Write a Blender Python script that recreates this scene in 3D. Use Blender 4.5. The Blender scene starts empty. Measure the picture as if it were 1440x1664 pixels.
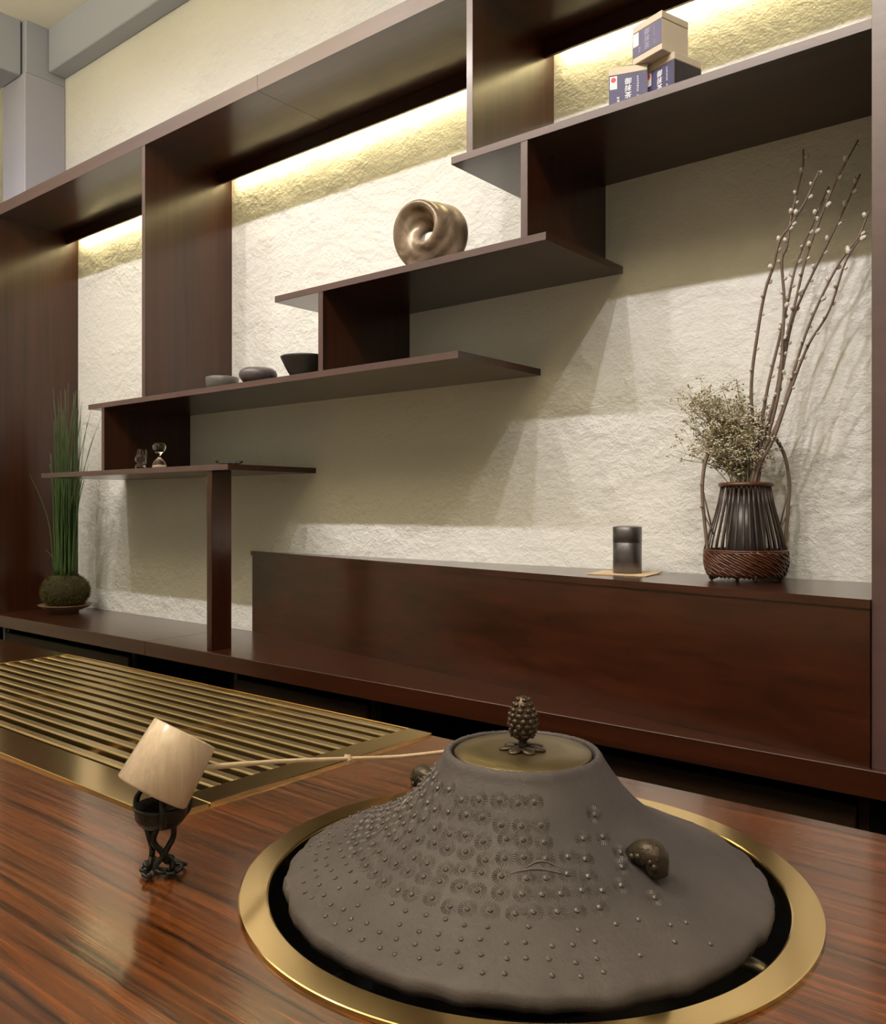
import bpy, bmesh, math, random
from mathutils import Vector, Matrix, noise

S = bpy.context.scene
C = S.collection
R = math.radians
rnd = random.Random(7)

# ------------------------------------------------------------------ camera
cam_d = bpy.data.cameras.new('camera')
cam = bpy.data.objects.new('camera', cam_d)
C.objects.link(cam)
cam.location = (0, 0, 1.08)
cam.rotation_euler = (R(90), 0, 0.688)
cam_d.sensor_fit = 'VERTICAL'
cam_d.sensor_height = 36.0
cam_d.sensor_width = 36.0
cam_d.lens = 1402.55 / 1664 * 36.0
cam_d.shift_y = -(832 - 824.09) / 1664
cam_d.clip_start = 0.02
S.camera = cam

# ------------------------------------------------------------------ world, lights, exposure
w = bpy.data.worlds.new('world')
S.world = w
w.use_nodes = True
w.node_tree.nodes['Background'].inputs[0].default_value = (1.0, 0.87, 0.58, 1)
w.node_tree.nodes['Background'].inputs[1].default_value = 0.34
S.view_settings.view_transform = 'Standard'
S.view_settings.look = 'None'
S.view_settings.gamma = 1.0
S.view_settings.exposure = 0.0
S.view_settings.use_curve_mapping = False
S.cycles.use_denoising = True
S.cycles.max_bounces = 8
S.cycles.sample_clamp_indirect = 6.0

def spot(name, loc, target, power, size, blend, col, rad=0.02):
    l = bpy.data.lights.new(name, 'SPOT')
    l.energy = power; l.spot_size = R(size); l.spot_blend = blend
    l.color = col; l.shadow_soft_size = rad
    o = bpy.data.objects.new(name, l); C.objects.link(o)
    o.location = loc
    o.rotation_euler = (Vector(target) - Vector(loc)).to_track_quat('-Z', 'Y').to_euler()
    return o

# ceiling track of six spotlights washing the wall
for tx in (0.0, -0.68, -1.24, -1.85, -2.46, -3.07, -3.68, -4.3):
    spot('wall_spotlight', (tx, 0.22, 3.13), (tx, 2.05, 1.45), 50, 85, 0.75, (1.0, 0.95, 0.99))
# two unseen area lights added to fill the room by ceiling bounce
for ux, uy, ue in ((-3.3, 0.0, 78), (-0.4, -0.5, 108)):
    l = bpy.data.lights.new('added_ceiling_fill', 'AREA'); l.shape = 'RECTANGLE'; l.size = 2.2; l.size_y = 0.10
    l.energy = ue; l.color = (1.0, 0.885, 0.60)
    o = bpy.data.objects.new('added_ceiling_fill', l); C.objects.link(o)
    o.location = (ux, uy, 2.70); o.rotation_euler = (R(180), 0, 0)
# two ceiling downlights over the tea counter
spot('table_spotlight', (-1.35, -0.35, 3.25), (-0.6, 0.6, 0.72), 70, 60, 0.8, (1.0, 0.93, 0.84), 0.05)
spot('table_spotlight', (-2.3, 0.1, 3.25), (-1.7, 0.8, 0.72), 30, 60, 0.8, (1.0, 0.93, 0.84), 0.05)

# ------------------------------------------------------------------ material helpers
MATS = {}
def new_mat(name):
    m = bpy.data.materials.new(name); m.use_nodes = True
    nt = m.node_tree
    return m, nt, nt.nodes['Principled BSDF']

def simple(name, col, rough=0.5, metal=0.0, spec=0.5, emit=None, estr=0, trans=0, coat=0, bump=0, bscale=60, var=0):
    if name in MATS: return MATS[name]
    m, nt, b = new_mat(name)
    b.inputs['Base Color'].default_value = (*col, 1)
    b.inputs['Roughness'].default_value = rough
    b.inputs['Metallic'].default_value = metal
    b.inputs['Specular IOR Level'].default_value = spec
    b.inputs['Coat Weight'].default_value = coat
    b.inputs['Coat Roughness'].default_value = 0.08
    if trans: b.inputs['Transmission Weight'].default_value = trans
    if emit:
        b.inputs['Emission Color'].default_value = (*emit, 1)
        b.inputs['Emission Strength'].default_value = estr
    if bump or var:
        tc = nt.nodes.new('ShaderNodeTexCoord')
        n = nt.nodes.new('ShaderNodeTexNoise')
        n.inputs['Scale'].default_value = bscale; n.inputs['Detail'].default_value = 6
        nt.links.new(tc.outputs['Object'], n.inputs['Vector'])
        if bump:
            bp = nt.nodes.new('ShaderNodeBump')
            bp.inputs['Strength'].default_value = bump; bp.inputs['Distance'].default_value = 0.004
            nt.links.new(n.outputs['Fac'], bp.inputs['Height'])
            nt.links.new(bp.outputs['Normal'], b.inputs['Normal'])
        if var:
            mx = nt.nodes.new('ShaderNodeMix'); mx.data_type = 'RGBA'
            mx.inputs[6].default_value = (*[c * (1 - var) for c in col], 1)
            mx.inputs[7].default_value = (*[min(1, c * (1 + var)) for c in col], 1)
            nt.links.new(n.outputs['Fac'], mx.inputs[0])
            nt.links.new(mx.outputs[2], b.inputs['Base Color'])
    MATS[name] = m
    return m

def wood(name, dark, light, axis='X', rough=0.37, fine=1.0, bump=0.10, contrast=(0.3, 0.7), coat=0.8, spec=0.22, obj=False, along=1.2, across=38.0, low=0.38, crough=0.19, cbump=0.0):
    m, nt, b = new_mat(name)
    N = nt.nodes.new; L = nt.links.new
    if obj:
        src = N('ShaderNodeTexCoord').outputs['Object']
    else:
        src = N('ShaderNodeNewGeometry').outputs['Position']
    mp = N('ShaderNodeMapping')
    k = {'X': (along, across, across), 'Y': (across, along, across), 'Z': (across, across, along)}[axis]
    mp.inputs['Scale'].default_value = tuple(v * fine for v in k)
    L(src, mp.inputs['Vector'])
    n1 = N('ShaderNodeTexNoise'); n1.inputs['Scale'].default_value = 1.0
    n1.inputs['Detail'].default_value = 5; n1.inputs['Roughness'].default_value = 0.62; n1.inputs['Distortion'].default_value = 0.4
    L(mp.outputs['Vector'], n1.inputs['Vector'])
    n2 = N('ShaderNodeTexNoise'); n2.inputs['Scale'].default_value = 0.16
    n2.inputs['Detail'].default_value = 3; n2.inputs['Distortion'].default_value = 1.2
    L(mp.outputs['Vector'], n2.inputs['Vector'])
    mx = N('ShaderNodeMath'); mx.operation = 'MULTIPLY_ADD'
    mx.inputs[1].default_value = 1 - low
    L(n1.outputs['Fac'], mx.inputs[0])
    m2 = N('ShaderNodeMath'); m2.operation = 'MULTIPLY'; m2.inputs[1].default_value = low
    L(n2.outputs['Fac'], m2.inputs[0]); L(m2.outputs[0], mx.inputs[2])
    cr = N('ShaderNodeValToRGB')
    cr.color_ramp.elements[0].position = contrast[0]; cr.color_ramp.elements[0].color = (*dark, 1)
    cr.color_ramp.elements[1].position = contrast[1]; cr.color_ramp.elements[1].color = (*light, 1)
    L(mx.outputs[0], cr.inputs['Fac']); L(cr.outputs['Color'], b.inputs['Base Color'])
    b.inputs['Roughness'].default_value = rough
    b.inputs['Specular IOR Level'].default_value = spec
    b.inputs['Coat Weight'].default_value = coat; b.inputs['Coat Roughness'].default_value = crough
    bp = N('ShaderNodeBump'); bp.inputs['Strength'].default_value = bump; bp.inputs['Distance'].default_value = 0.002
    L(n1.outputs['Fac'], bp.inputs['Height']); L(bp.outputs['Normal'], b.inputs['Normal'])
    if cbump:
        b2 = N('ShaderNodeBump'); b2.inputs['Strength'].default_value = cbump; b2.inputs['Distance'].default_value = 0.002
        L(n1.outputs['Fac'], b2.inputs['Height']); L(b2.outputs['Normal'], b.inputs['Coat Normal'])
    MATS[name] = m
    return m

WD, WL = (0.013, 0.0032, 0.0012), (0.052, 0.0125, 0.0040)
wx = wood('walnut_along_x', WD, WL, 'X')
wy = wood('walnut_along_y', WD, WL, 'Y')
wz = wood('walnut_along_z', WD, WL, 'Z')
table_wood = wood('tea_table_wood', (0.006, 0.0017, 0.0006), (0.215, 0.060, 0.0115), 'X', rough=0.26, fine=1.0, bump=0.42, spec=0.35, coat=0.9, contrast=(0.34, 0.70), along=3.2, across=130.0, low=0.14, crough=0.13, cbump=0.05)
dark_wood = wood('dark_cabinet_wood', (0.012, 0.006, 0.004), (0.034, 0.018, 0.011), 'X', rough=0.5, coat=0.0)
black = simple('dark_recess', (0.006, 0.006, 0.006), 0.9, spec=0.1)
brass = simple('satin_brass', (0.82, 0.60, 0.27), 0.15, 1.0)
brass_slat = simple('brushed_brass_slat', (0.86, 0.67, 0.38), 0.27, 1.0)

def plaster():
    m, nt, b = new_mat('trowelled_plaster')
    N = nt.nodes.new; L = nt.links.new
    mp = N('ShaderNodeMapping'); mp.inputs['Scale'].default_value = (0.92, 1, 1.12)
    L(N('ShaderNodeNewGeometry').outputs['Position'], mp.inputs['Vector']); pos = mp.outputs['Vector']
    def nz(scale, detail, rough, dist=0.0):
        n = N('ShaderNodeTexNoise'); n.inputs['Scale'].default_value = scale
        n.inputs['Detail'].default_value = detail; n.inputs['Roughness'].default_value = rough
        n.inputs['Distortion'].default_value = dist
        L(pos, n.inputs['Vector']); return n.outputs['Fac']
    a = nz(13, 10, 0.64, 0.25); c = nz(3.2, 4, 0.55, 0.4); d = nz(70, 6, 0.65)
    r = N('ShaderNodeValToRGB'); r.color_ramp.elements[0].position = 0.42; r.color_ramp.elements[1].position = 0.62
    L(c, r.inputs['Fac'])
    m1 = N('ShaderNodeMath'); m1.operation = 'MULTIPLY'; L(a, m1.inputs[0]); L(r.outputs['Color'], m1.inputs[1])
    m2 = N('ShaderNodeMath'); m2.operation = 'MULTIPLY_ADD'; m2.inputs[1].default_value = 0.30
    L(d, m2.inputs[0]); L(m1.outputs[0], m2.inputs[2])
    m3 = N('ShaderNodeMath'); m3.operation = 'MULTIPLY_ADD'; m3.inputs[1].default_value = 0.55
    L(a, m3.inputs[0]); L(m2.outputs[0], m3.inputs[2])
    bp = N('ShaderNodeBump'); bp.inputs['Strength'].default_value = 0.65; bp.inputs['Distance'].default_value = 0.022
    L(m3.outputs[0], bp.inputs['Height']); L(bp.outputs['Normal'], b.inputs['Normal'])
    b.inputs['Base Color'].default_value = (0.79, 0.77, 0.71, 1)
    b.inputs['Roughness'].default_value = 0.85
    b.inputs['Specular IOR Level'].default_value = 0.2
    return m
plaster_m = plaster()
paint_grey = simple('grey_lavender_paint', (0.37, 0.39, 0.47), 0.6, bump=0.1, bscale=12)
ceiling_m = simple('cream_ceiling_paint', (0.82, 0.79, 0.70), 0.8)
floor_m = wood('floor_boards', (0.03, 0.016, 0.01), (0.07, 0.04, 0.025), 'X', rough=0.45)

# ------------------------------------------------------------------ mesh helpers
def wloc(o):
    v = Vector((0, 0, 0))
    while o: v += o.location; o = o.parent
    return v

def mk(name, bm, mat, parent=None, world=True, smooth=False, origin=None):
    """Turn a bmesh into one object. world=True: the bmesh is in scene coordinates."""
    bmesh.ops.recalc_face_normals(bm, faces=bm.faces)
    o_loc = Vector((0, 0, 0))
    if world:
        if origin is None:
            xs = [v.co.x for v in bm.verts]; ys = [v.co.y for v in bm.verts]; zs = [v.co.z for v in bm.verts]
            origin = Vector(((min(xs) + max(xs)) / 2, (min(ys) + max(ys)) / 2, min(zs)))
        origin = Vector(origin)
        bmesh.ops.translate(bm, verts=bm.verts, vec=-origin)
        o_loc = origin - (wloc(parent) if parent else Vector((0, 0, 0)))
    me = bpy.data.meshes.new(name); bm.to_mesh(me); bm.free()
    if mat:
        for mm in (mat if isinstance(mat, (list, tuple)) else [mat]): me.materials.append(mm)
    if smooth:
        for p in me.polygons: p.use_smooth = True
        if smooth is not True: me.set_sharp_from_angle(angle=R(smooth))
    o = bpy.data.objects.new(name, me); C.objects.link(o)
    o.location = o_loc
    if parent: o.parent = parent
    return o

def empty(name, loc, label, cat, group=None, rot=None):
    o = bpy.data.objects.new(name, None); C.objects.link(o)
    o.location = loc; o.empty_display_size = 0.05
    if rot: o.rotation_euler = rot
    return tag(o, label, cat, group)

def tag(o, label, cat, group=None):
    o['label'] = label; o['category'] = cat
    if group: o['group'] = group
    return o

def struct(o):
    o['kind'] = 'structure'; return o

def box(x0, x1, y0, y1, z0, z1, bev=0.0, bm=None, seg=1):
    bm = bm or bmesh.new()
    r = bmesh.ops.create_cube(bm, size=1.0)
    for v in r['verts']:
        v.co = Vector(((x0 + x1) / 2 + v.co.x * (x1 - x0), (y0 + y1) / 2 + v.co.y * (y1 - y0), (z0 + z1) / 2 + v.co.z * (z1 - z0)))
    if bev:
        es = list({e for v in r['verts'] for e in v.link_edges})
        bmesh.ops.bevel(bm, geom=es, offset=bev, segments=seg, affect='EDGES', profile=0.5)
    return bm

def prism(pts, z0, z1, bev=0.0):
    bm = bmesh.new()
    lo = [bm.verts.new((x, y, z0)) for x, y in pts]
    hi = [bm.verts.new((x, y, z1)) for x, y in pts]
    bm.faces.new(lo[::-1]); bm.faces.new(hi)
    n = len(pts)
    for i in range(n): bm.faces.new((lo[i], lo[(i + 1) % n], hi[(i + 1) % n], hi[i]))
    if bev: bmesh.ops.bevel(bm, geom=list(bm.edges), offset=bev, segments=1, affect='EDGES')
    return bm

def lathe(prof, seg=48, center=(0, 0, 0), bm=None, rfun=None, closed=False):
    bm = bm or bmesh.new()
    cx, cy, cz = center
    rings = []
    for (r, z) in prof:
        if r < 1e-6:
            rings.append([bm.verts.new((cx, cy, cz + z))])
        else:
            rings.append([bm.verts.new((cx + math.cos(2 * math.pi * i / seg) * r, cy + math.sin(2 * math.pi * i / seg) * r, cz + z)) for i in range(seg)])
    pairs = list(zip(rings, rings[1:]))
    if closed: pairs.append((rings[-1], rings[0]))
    for a, b in pairs:
        if len(a) == 1 and len(b) == 1: continue
        for i in range(seg):
            j = (i + 1) % seg
            if len(a) == 1: bm.faces.new((a[0], b[i], b[j]))
            elif len(b) == 1: bm.faces.new((a[i], b[0], a[j]))
            else: bm.faces.new((a[i], b[i], b[j], a[j]))
    return bm

def catmull(pts, n=6):
    P = [Vector(p) for p in pts]
    if len(P) < 3: 
        return P
    P = [2 * P[0] - P[1]] + P + [2 * P[-1] - P[-2]]
    out = []
    for i in range(1, len(P) - 2):
        p0, p1, p2, p3 = P[i - 1:i + 3]
        for k in range(n):
            t = k / n
            out.append(0.5 * ((2 * p1) + (p2 - p0) * t + (2 * p0 - 5 * p1 + 4 * p2 - p3) * t * t + (3 * p1 - p0 - 3 * p2 + p3) * t ** 3))
    out.append(P[-2])
    return out

def tube(pts, rad, seg=8, bm=None, closed=False, cap=True, flat=None):
    """rad: number or list. flat: (vector, ratio) squashes the section along that direction."""
    bm = bm or bmesh.new()
    P = [Vector(p) for p in pts]; n = len(P)
    rr = rad if isinstance(rad, (list, tuple)) else [rad] * n
    rings = []; up = None
    for i, p in enumerate(P):
        if closed: t = (P[(i + 1) % n] - P[i - 1])
        else: t = P[min(i + 1, n - 1)] - P[max(i - 1, 0)]
        if t.length < 1e-9: t = Vector((0, 0, 1))
        t.normalize()
        if up is None:
            up = Vector((0, 0, 1)) if abs(t.z) < 0.9 else Vector((1, 0, 0))
        a = (up - t * up.dot(t)).normalized(); b = t.cross(a); up = a
        ring = []
        for k in range(seg):
            th = 2 * math.pi * k / seg
            o = (a * math.cos(th) + b * math.sin(th)) * rr[i]
            if flat:
                f = Vector(flat[0]).normalized(); o = o - f * o.dot(f) * (1 - flat[1])
            ring.append(bm.verts.new(p + o))
        rings.append(ring)
    m = n if closed else n - 1
    for i in range(m):
        A, B = rings[i], rings[(i + 1) % n]
        for k in range(seg):
            bm.faces.new((A[k], A[(k + 1) % seg], B[(k + 1) % seg], B[k]))
    if cap and not closed:
        bm.faces.new(rings[0][::-1]); bm.faces.new(rings[-1])
    return bm

ICO = {}
def ball(c, r, bm=None, sub=1, sc=(1, 1, 1), rot=None):
    bm = bm or bmesh.new()
    if sub not in ICO:
        t = bmesh.new(); bmesh.ops.create_icosphere(t, subdivisions=sub, radius=1.0)
        t.verts.index_update()
        ICO[sub] = ([v.co.copy() for v in t.verts], [[v.index for v in f.verts] for f in t.faces]); t.free()
    vs, fs = ICO[sub]; c = Vector(c); new = []
    for q in vs:
        p = Vector((q.x * sc[0] * r, q.y * sc[1] * r, q.z * sc[2] * r))
        if rot: p = rot @ p
        new.append(bm.verts.new(p + c))
    for f in fs: bm.faces.new([new[i] for i in f])
    return bm

# ------------------------------------------------------------------ the room
YW = 2.05
struct(mk('wall_back', box(-5.2, 2.6, YW, YW + 0.12, 0, 3.34), plaster_m))
struct(mk('floor', box(-5.2, 2.6, -3.2, YW + 0.12, -0.05, 0), floor_m))
struct(mk('ceiling', box(-5.2, 2.6, -3.2, YW + 0.12, 3.34, 3.42), ceiling_m))
struct(mk('wall_left', box(-5.3, -5.2, -3.2, YW + 0.12, 0, 3.34), plaster_m))
# beam along the wall head, column in the corner with its collar, cross beam
struct(mk('trim_1', box(-4.028, 2.6, 1.966, YW, 3.133, 3.34, 0.004), paint_grey))
col = mk('trim_2', box(-4.255, -4.03, 1.855, YW, 0.0, 3.095, 0.004), simple('column_paint', (0.41, 0.41, 0.52), 0.6, bump=0.15, bscale=14))
struct(col)
mk('collar', box(-4.25, -4.034, 1.862, YW, 3.095, 3.34, 0.004), paint_grey, col)
struct(mk('trim_3', box(-4.40, -4.062, -3.2, 1.853, 3.086, 3.34, 0.004), paint_grey))

# ------------------------------------------------------------------ built-in shelving
YF = 1.677
ZB = 0.615
unit = empty('display_shelving', (-2.15, 1.86, ZB), 'dark walnut staggered display shelving built against the plaster wall', 'shelving')
edge_m = wood('lipping_with_sheen', (0.050, 0.023, 0.021), (0.090, 0.043, 0.040), 'X', rough=0.42, coat=0.3, spec=0.8)  # lipping paler than the boards; its pink tone also paints in spotlight sheen
def board(name, x0, x1, y0, y1, z0, z1, mat=wx):
    o = mk(name, box(x0, x1, y0 + 0.0015, y1, z0, z1), mat, unit)
    e = mk('edge_strip', box(x0, x1, y0, y0 + 0.0015, z0, z1, 0.0005), edge_m, o)
    return o
TZ0, TZ1 = 2.3526, 2.4014
board('top_board', -4.35, -2.114, YF, YW, TZ0, TZ1)
board('top_board', -2.1125, 0.25, YF, YW, TZ0, TZ1)
board('side_panel', -3.945, -3.911, YF, YW, ZB, TZ0, mat=wz)
board('side_panel', -0.3865, -0.335, YF - 0.004, YW, ZB, TZ0, mat=wz)
s1b, s2b, s3b, s4b, TH = 1.935, 1.693, 1.4501, 1.1985, 0.0185
board('shelf', -1.3524, -0.3865, YF, YW, s1b, s1b + TH)
board('shelf', -2.0314, -1.0735, YF, YW, s2b, s2b + TH)
board('shelf', -3.1236, -1.3295, YF, YW, s3b, s3b + TH)
board('shelf', -3.4983, -2.2602, YF, YW, s4b, s4b + TH)
DT = 0.019
def divider(x, z0, z1): return board('divider', x - DT, x, YF + 0.001, YW, z0, z1, mat=wz)
divider(-2.7365, s3b + TH, TZ0)
divider(-1.2856, s1b + TH, TZ0)
divider(-1.1247, s2b + TH, s1b)
divider(-1.822, s3b + TH, s2b)
divider(-3.010, s4b + TH, s3b)
mk('post', box(-2.379, -2.351, 1.682, 1.760, ZB, s4b, 0.0015), wz, unit)
bays = [(-3.911, -2.7555), (-2.7365, -1.3046), (-1.2856, -0.3865)]
led_m = simple('warm_led', (1, 0.9, 0.7), 0.5, emit=(1.0, 0.84, 0.44), estr=42)
for i, (a, b) in enumerate(bays):
    mk('light_baffle', box(a, b, 1.994, 2.004, 2.307, TZ0, 0.001), wx, unit)
led_lab = ['warm LED strip in the cove of the leftmost bay', 'warm LED strip in the cove of the wide middle bay', 'warm LED strip in the cove above the three tea boxes']
alu = simple('led_profile', (0.6, 0.58, 0.55), 0.4, 0.8)
for (a, b), lab in zip(bays, led_lab):
    t = empty('led_strip', ((a + b) / 2, 2.025, 2.335), lab, 'light strip', 'LED strips under the top board')
    mk('channel', box(a + 0.03, b - 0.03, 2.008, 2.046, 2.343, TZ0), alu, t)
    mk('diffuser', box(a + 0.035, b - 0.035, 2.018, 2.036, 2.336, 2.343), led_m, t)

# ------------------------------------------------------------------ bench with drawers
bench = empty('bench_worktop', (-2.1, 1.86, ZB - 0.05), 'long low dark walnut worktop running along the foot of the wall', 'worktop')
YB = 1.656
mk('board', box(-4.35, -2.70, YB, YW, ZB - 0.05, ZB, 0.0015), wx, bench)
mk('board', box(-2.699, 0.5, YB, YW, ZB - 0.05, ZB, 0.0015), wx, bench)
ZC = ZB - 0.05
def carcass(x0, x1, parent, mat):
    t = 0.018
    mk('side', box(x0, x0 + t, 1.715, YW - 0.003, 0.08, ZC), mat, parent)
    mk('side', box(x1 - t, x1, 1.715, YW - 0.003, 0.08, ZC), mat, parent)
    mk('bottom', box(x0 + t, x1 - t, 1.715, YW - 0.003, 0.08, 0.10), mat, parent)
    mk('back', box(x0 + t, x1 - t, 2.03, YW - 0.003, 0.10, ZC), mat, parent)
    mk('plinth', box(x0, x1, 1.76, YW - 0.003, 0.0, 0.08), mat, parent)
cab = [(-4.33, -3.893, False, 'open cabinet below the far left end of the worktop'),
       (-3.891, -2.862, True, 'drawer cabinet below the worktop beneath the moss ball plant'),
       (-2.860, -2.280, False, 'open dark cabinet niche below the worktop left of the upright post'),
       (-2.278, -1.650, True, 'drawer cabinet below the worktop near the left end of the raised plinth'),
       (-1.648, -1.035, False, 'open dark cabinet niche behind the kettle lid'),
       (-1.033, -0.400, True, 'drawer cabinet below the worktop under the flower basket'),
       (-0.398, 0.45, False, 'open cabinet below the far right end of the worktop')]
for x0, x1, dr, lab in cab:
    t = empty('drawer_cabinet' if dr else 'open_cabinet', ((x0 + x1) / 2, 1.88, 0), lab, 'cabinet', 'cabinets under the worktop')
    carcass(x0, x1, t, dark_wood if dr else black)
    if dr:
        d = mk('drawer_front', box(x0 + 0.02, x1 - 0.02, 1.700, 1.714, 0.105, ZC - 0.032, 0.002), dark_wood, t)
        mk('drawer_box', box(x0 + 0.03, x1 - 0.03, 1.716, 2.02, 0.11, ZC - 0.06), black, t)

# wedge-shaped plinth on the bench
plinth = empty('wedge_plinth', (-1.3, 1.93, ZB), 'long wedge shaped dark walnut plinth box carrying the tea caddy and flower basket', 'plinth')
ZP = 0.9155
mk('body', prism([(-2.609, YW - 0.003), (-0.388, 1.668), (-0.388, YW - 0.003)], ZB, ZP - 0.016), wx, plinth)
mk('top', prism([(-2.62, YW - 0.002), (-0.387, 1.664), (-0.387, YW - 0.002)], ZP - 0.016, ZP), wx, plinth)

# ------------------------------------------------------------------ tea table
ZT = 0.72
KX, KY = -0.474, 0.699
GX0, GX1, GY0, GY1 = -2.75, -0.877, 0.560, 1.040
TX0, TX1, TY0, TY1 = -2.95, 0.75, 0.10, 1.040
table = empty('tea_table', (-1.1, 0.57, 0), 'glossy reddish brown wooden tea counter in the foreground', 'table')
def table_top():
    bm = bmesh.new()
    def loop(pts):
        vs = [bm.verts.new((x, y, ZT)) for x, y in pts]
        return [bm.edges.new((vs[i], vs[(i + 1) % len(vs)])) for i in range(len(vs))]
    # outline with the grille bay cut out of the back edge
    es = loop([(TX0, TY0), (TX1, TY0), (TX1, TY1), (GX1, TY1), (GX1, GY0), (GX0, GY0), (GX0, TY1), (TX0, TY1)])
    n = 96
    es += loop([(KX + 0.250 * math.cos(2 * math.pi * i / n), KY + 0.250 * math.sin(2 * math.pi * i / n)) for i in range(n)])
    bmesh.ops.triangle_fill(bm, edges=es, use_beauty=True)
    r = bmesh.ops.extrude_face_region(bm, geom=list(bm.faces))
    for v in [g for g in r['geom'] if isinstance(g, bmesh.types.BMVert)]: v.co.z -= 0.06
    return bm
mk('table_top', table_top(), table_wood, table)
mk('side_panel', box(TX0 + 0.04, TX0 + 0.09, TY0 + 0.06, TY1 - 0.04, 0, ZT - 0.06), dark_wood, table)
mk('side_panel', box(TX1 - 0.09, TX1 - 0.04, TY0 + 0.06, TY1 - 0.04, 0, ZT - 0.06), dark_wood, table)
mk('back_panel', box(TX0 + 0.09, TX1 - 0.09, TY0 + 0.10, TY0 + 0.13, 0, ZT - 0.06), dark_wood, table)

# brass grille let into the table
g = empty('brass_grille', (-1.8, 0.8, ZT - 0.06), 'polished brass drain grille of parallel bars let into the tea table', 'grille')
SX0, SX1 = -2.03, -0.926
zt = ZT + 0.004
mk('front_border', box(GX0, GX1, GY0, 0.624, ZT - 0.012, zt, 0.001), brass, g)
mk('end_border', box(SX1, GX1, 0.6245, GY1, ZT - 0.012, zt, 0.001), brass, g)
mk('end_plate', box(GX0, SX0, 0.6245, GY1, ZT - 0.012, zt, 0.001), brass, g)
mk('back_border', box(SX0, SX1, GY1 - 0.003, GY1, ZT - 0.012, zt), brass, g)
mk('tray', box(GX0 + 0.002, GX1 - 0.002, GY0 + 0.002, GY1 - 0.004, ZT - 0.06, ZT - 0.05), black, g)
mk('cross_bar', box(-1.70, -1.685, 0.626, 1.036, ZT - 0.049, ZT - 0.012), brass_slat, g)
mk('cross_bar', box(-1.25, -1.235, 0.626, 1.036, ZT - 0.049, ZT - 0.012), brass_slat, g)
slat0 = None
for i in range(13):
    y = 0.641 + i * (1.026 - 0.641) / 12
    if slat0 is None:
        slat0 = mk('slat', box(SX0, SX1, y - 0.0078, y + 0.0078, ZT - 0.0115, ZT + 0.003, 0.0022, seg=2), brass_slat, g)
    else:
        s = slat0.copy(); C.objects.link(s); s.location.y += y - 0.641

# ------------------------------------------------------------------ hearth ring and kettle
hearth = empty('hearth_ring', (KX, KY, 0.56), 'round polished brass hearth ring set into the table around the iron kettle', 'hearth ring')
ringp = [(0.2425, -0.012), (0.2425, 0.0012), (0.2432, 0.0026), (0.2448, 0.0034), (0.2690, 0.0040), (0.2700, 0.0035), (0.2702, 0.0002), (0.2495, 0.0002), (0.2495, -0.012)]
mk('ring', lathe(ringp, 160, (KX, KY, ZT), closed=True), brass, hearth, smooth=9)
iron_black = simple('blackened_iron', (0.012, 0.012, 0.013), 0.5, bump=0.2)
mk('well', lathe([(0.246, 0.0), (0.246, -0.15), (0.0, -0.15), (0.0, -0.155), (0.2485, -0.155), (0.2485, 0.0)], 96, (KX, KY, ZT - 0.001)), iron_black, hearth, smooth=True)
steel = simple('worn_steel', (0.35, 0.34, 0.30), 0.35, 0.8)
for ang in (R(255), R(15), R(135)):
    ca, sa = math.cos(ang), math.sin(ang)
    P = [(KX + ca * r, KY + sa * r, z) for r, z in ((0.13, 0.572), (0.20, 0.575), (0.225, 0.60), (0.232, 0.64), (0.222, 0.675), (0.196, 0.683))]
    mk('prong', tube(catmull(P, 5), 0.008, 8, flat=((0, 0, 1), 0.8)), steel, hearth, smooth=True)

kettle = empty('iron_kettle', (KX, KY, 0.60), 'broad grey cast iron tea kettle with a wide flange and bobbled relief', 'kettle')
cast = None
def cast_iron():
    m, nt, b = new_mat('cast_iron')
    N = nt.nodes.new; L = nt.links.new
    tc = N('ShaderNodeTexCoord').outputs['Object']
    n = N('ShaderNodeTexNoise'); n.inputs['Scale'].default_value = 9; n.inputs['Detail'].default_value = 6; L(tc, n.inputs['Vector'])
    cr = N('ShaderNodeValToRGB'); cr.color_ramp.elements[0].position = 0.3; cr.color_ramp.elements[1].position = 0.72
    cr.color_ramp.elements[0].color = (0.060, 0.051, 0.058, 1); cr.color_ramp.elements[1].color = (0.102, 0.085, 0.092, 1)
    L(n.outputs['Fac'], cr.inputs['Fac']); L(cr.outputs['Color'], b.inputs['Base Color'])
    f = N('ShaderNodeTexNoise'); f.inputs['Scale'].default_value = 190; f.inputs['Detail'].default_value = 8; f.inputs['Roughness'].default_value = 0.7; L(tc, f.inputs['Vector'])
    bp = N('ShaderNodeBump'); bp.inputs['Strength'].default_value = 0.38; bp.inputs['Distance'].default_value = 0.003
    L(f.outputs['Fac'], bp.inputs['Height']); L(bp.outputs['Normal'], b.inputs['Normal'])
    b.inputs['Roughness'].default_value = 0.52; b.inputs['Metallic'].default_value = 0.15
    b.inputs['Specular IOR Level'].default_value = 0.4
    return m
cast = cast_iron()
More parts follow.
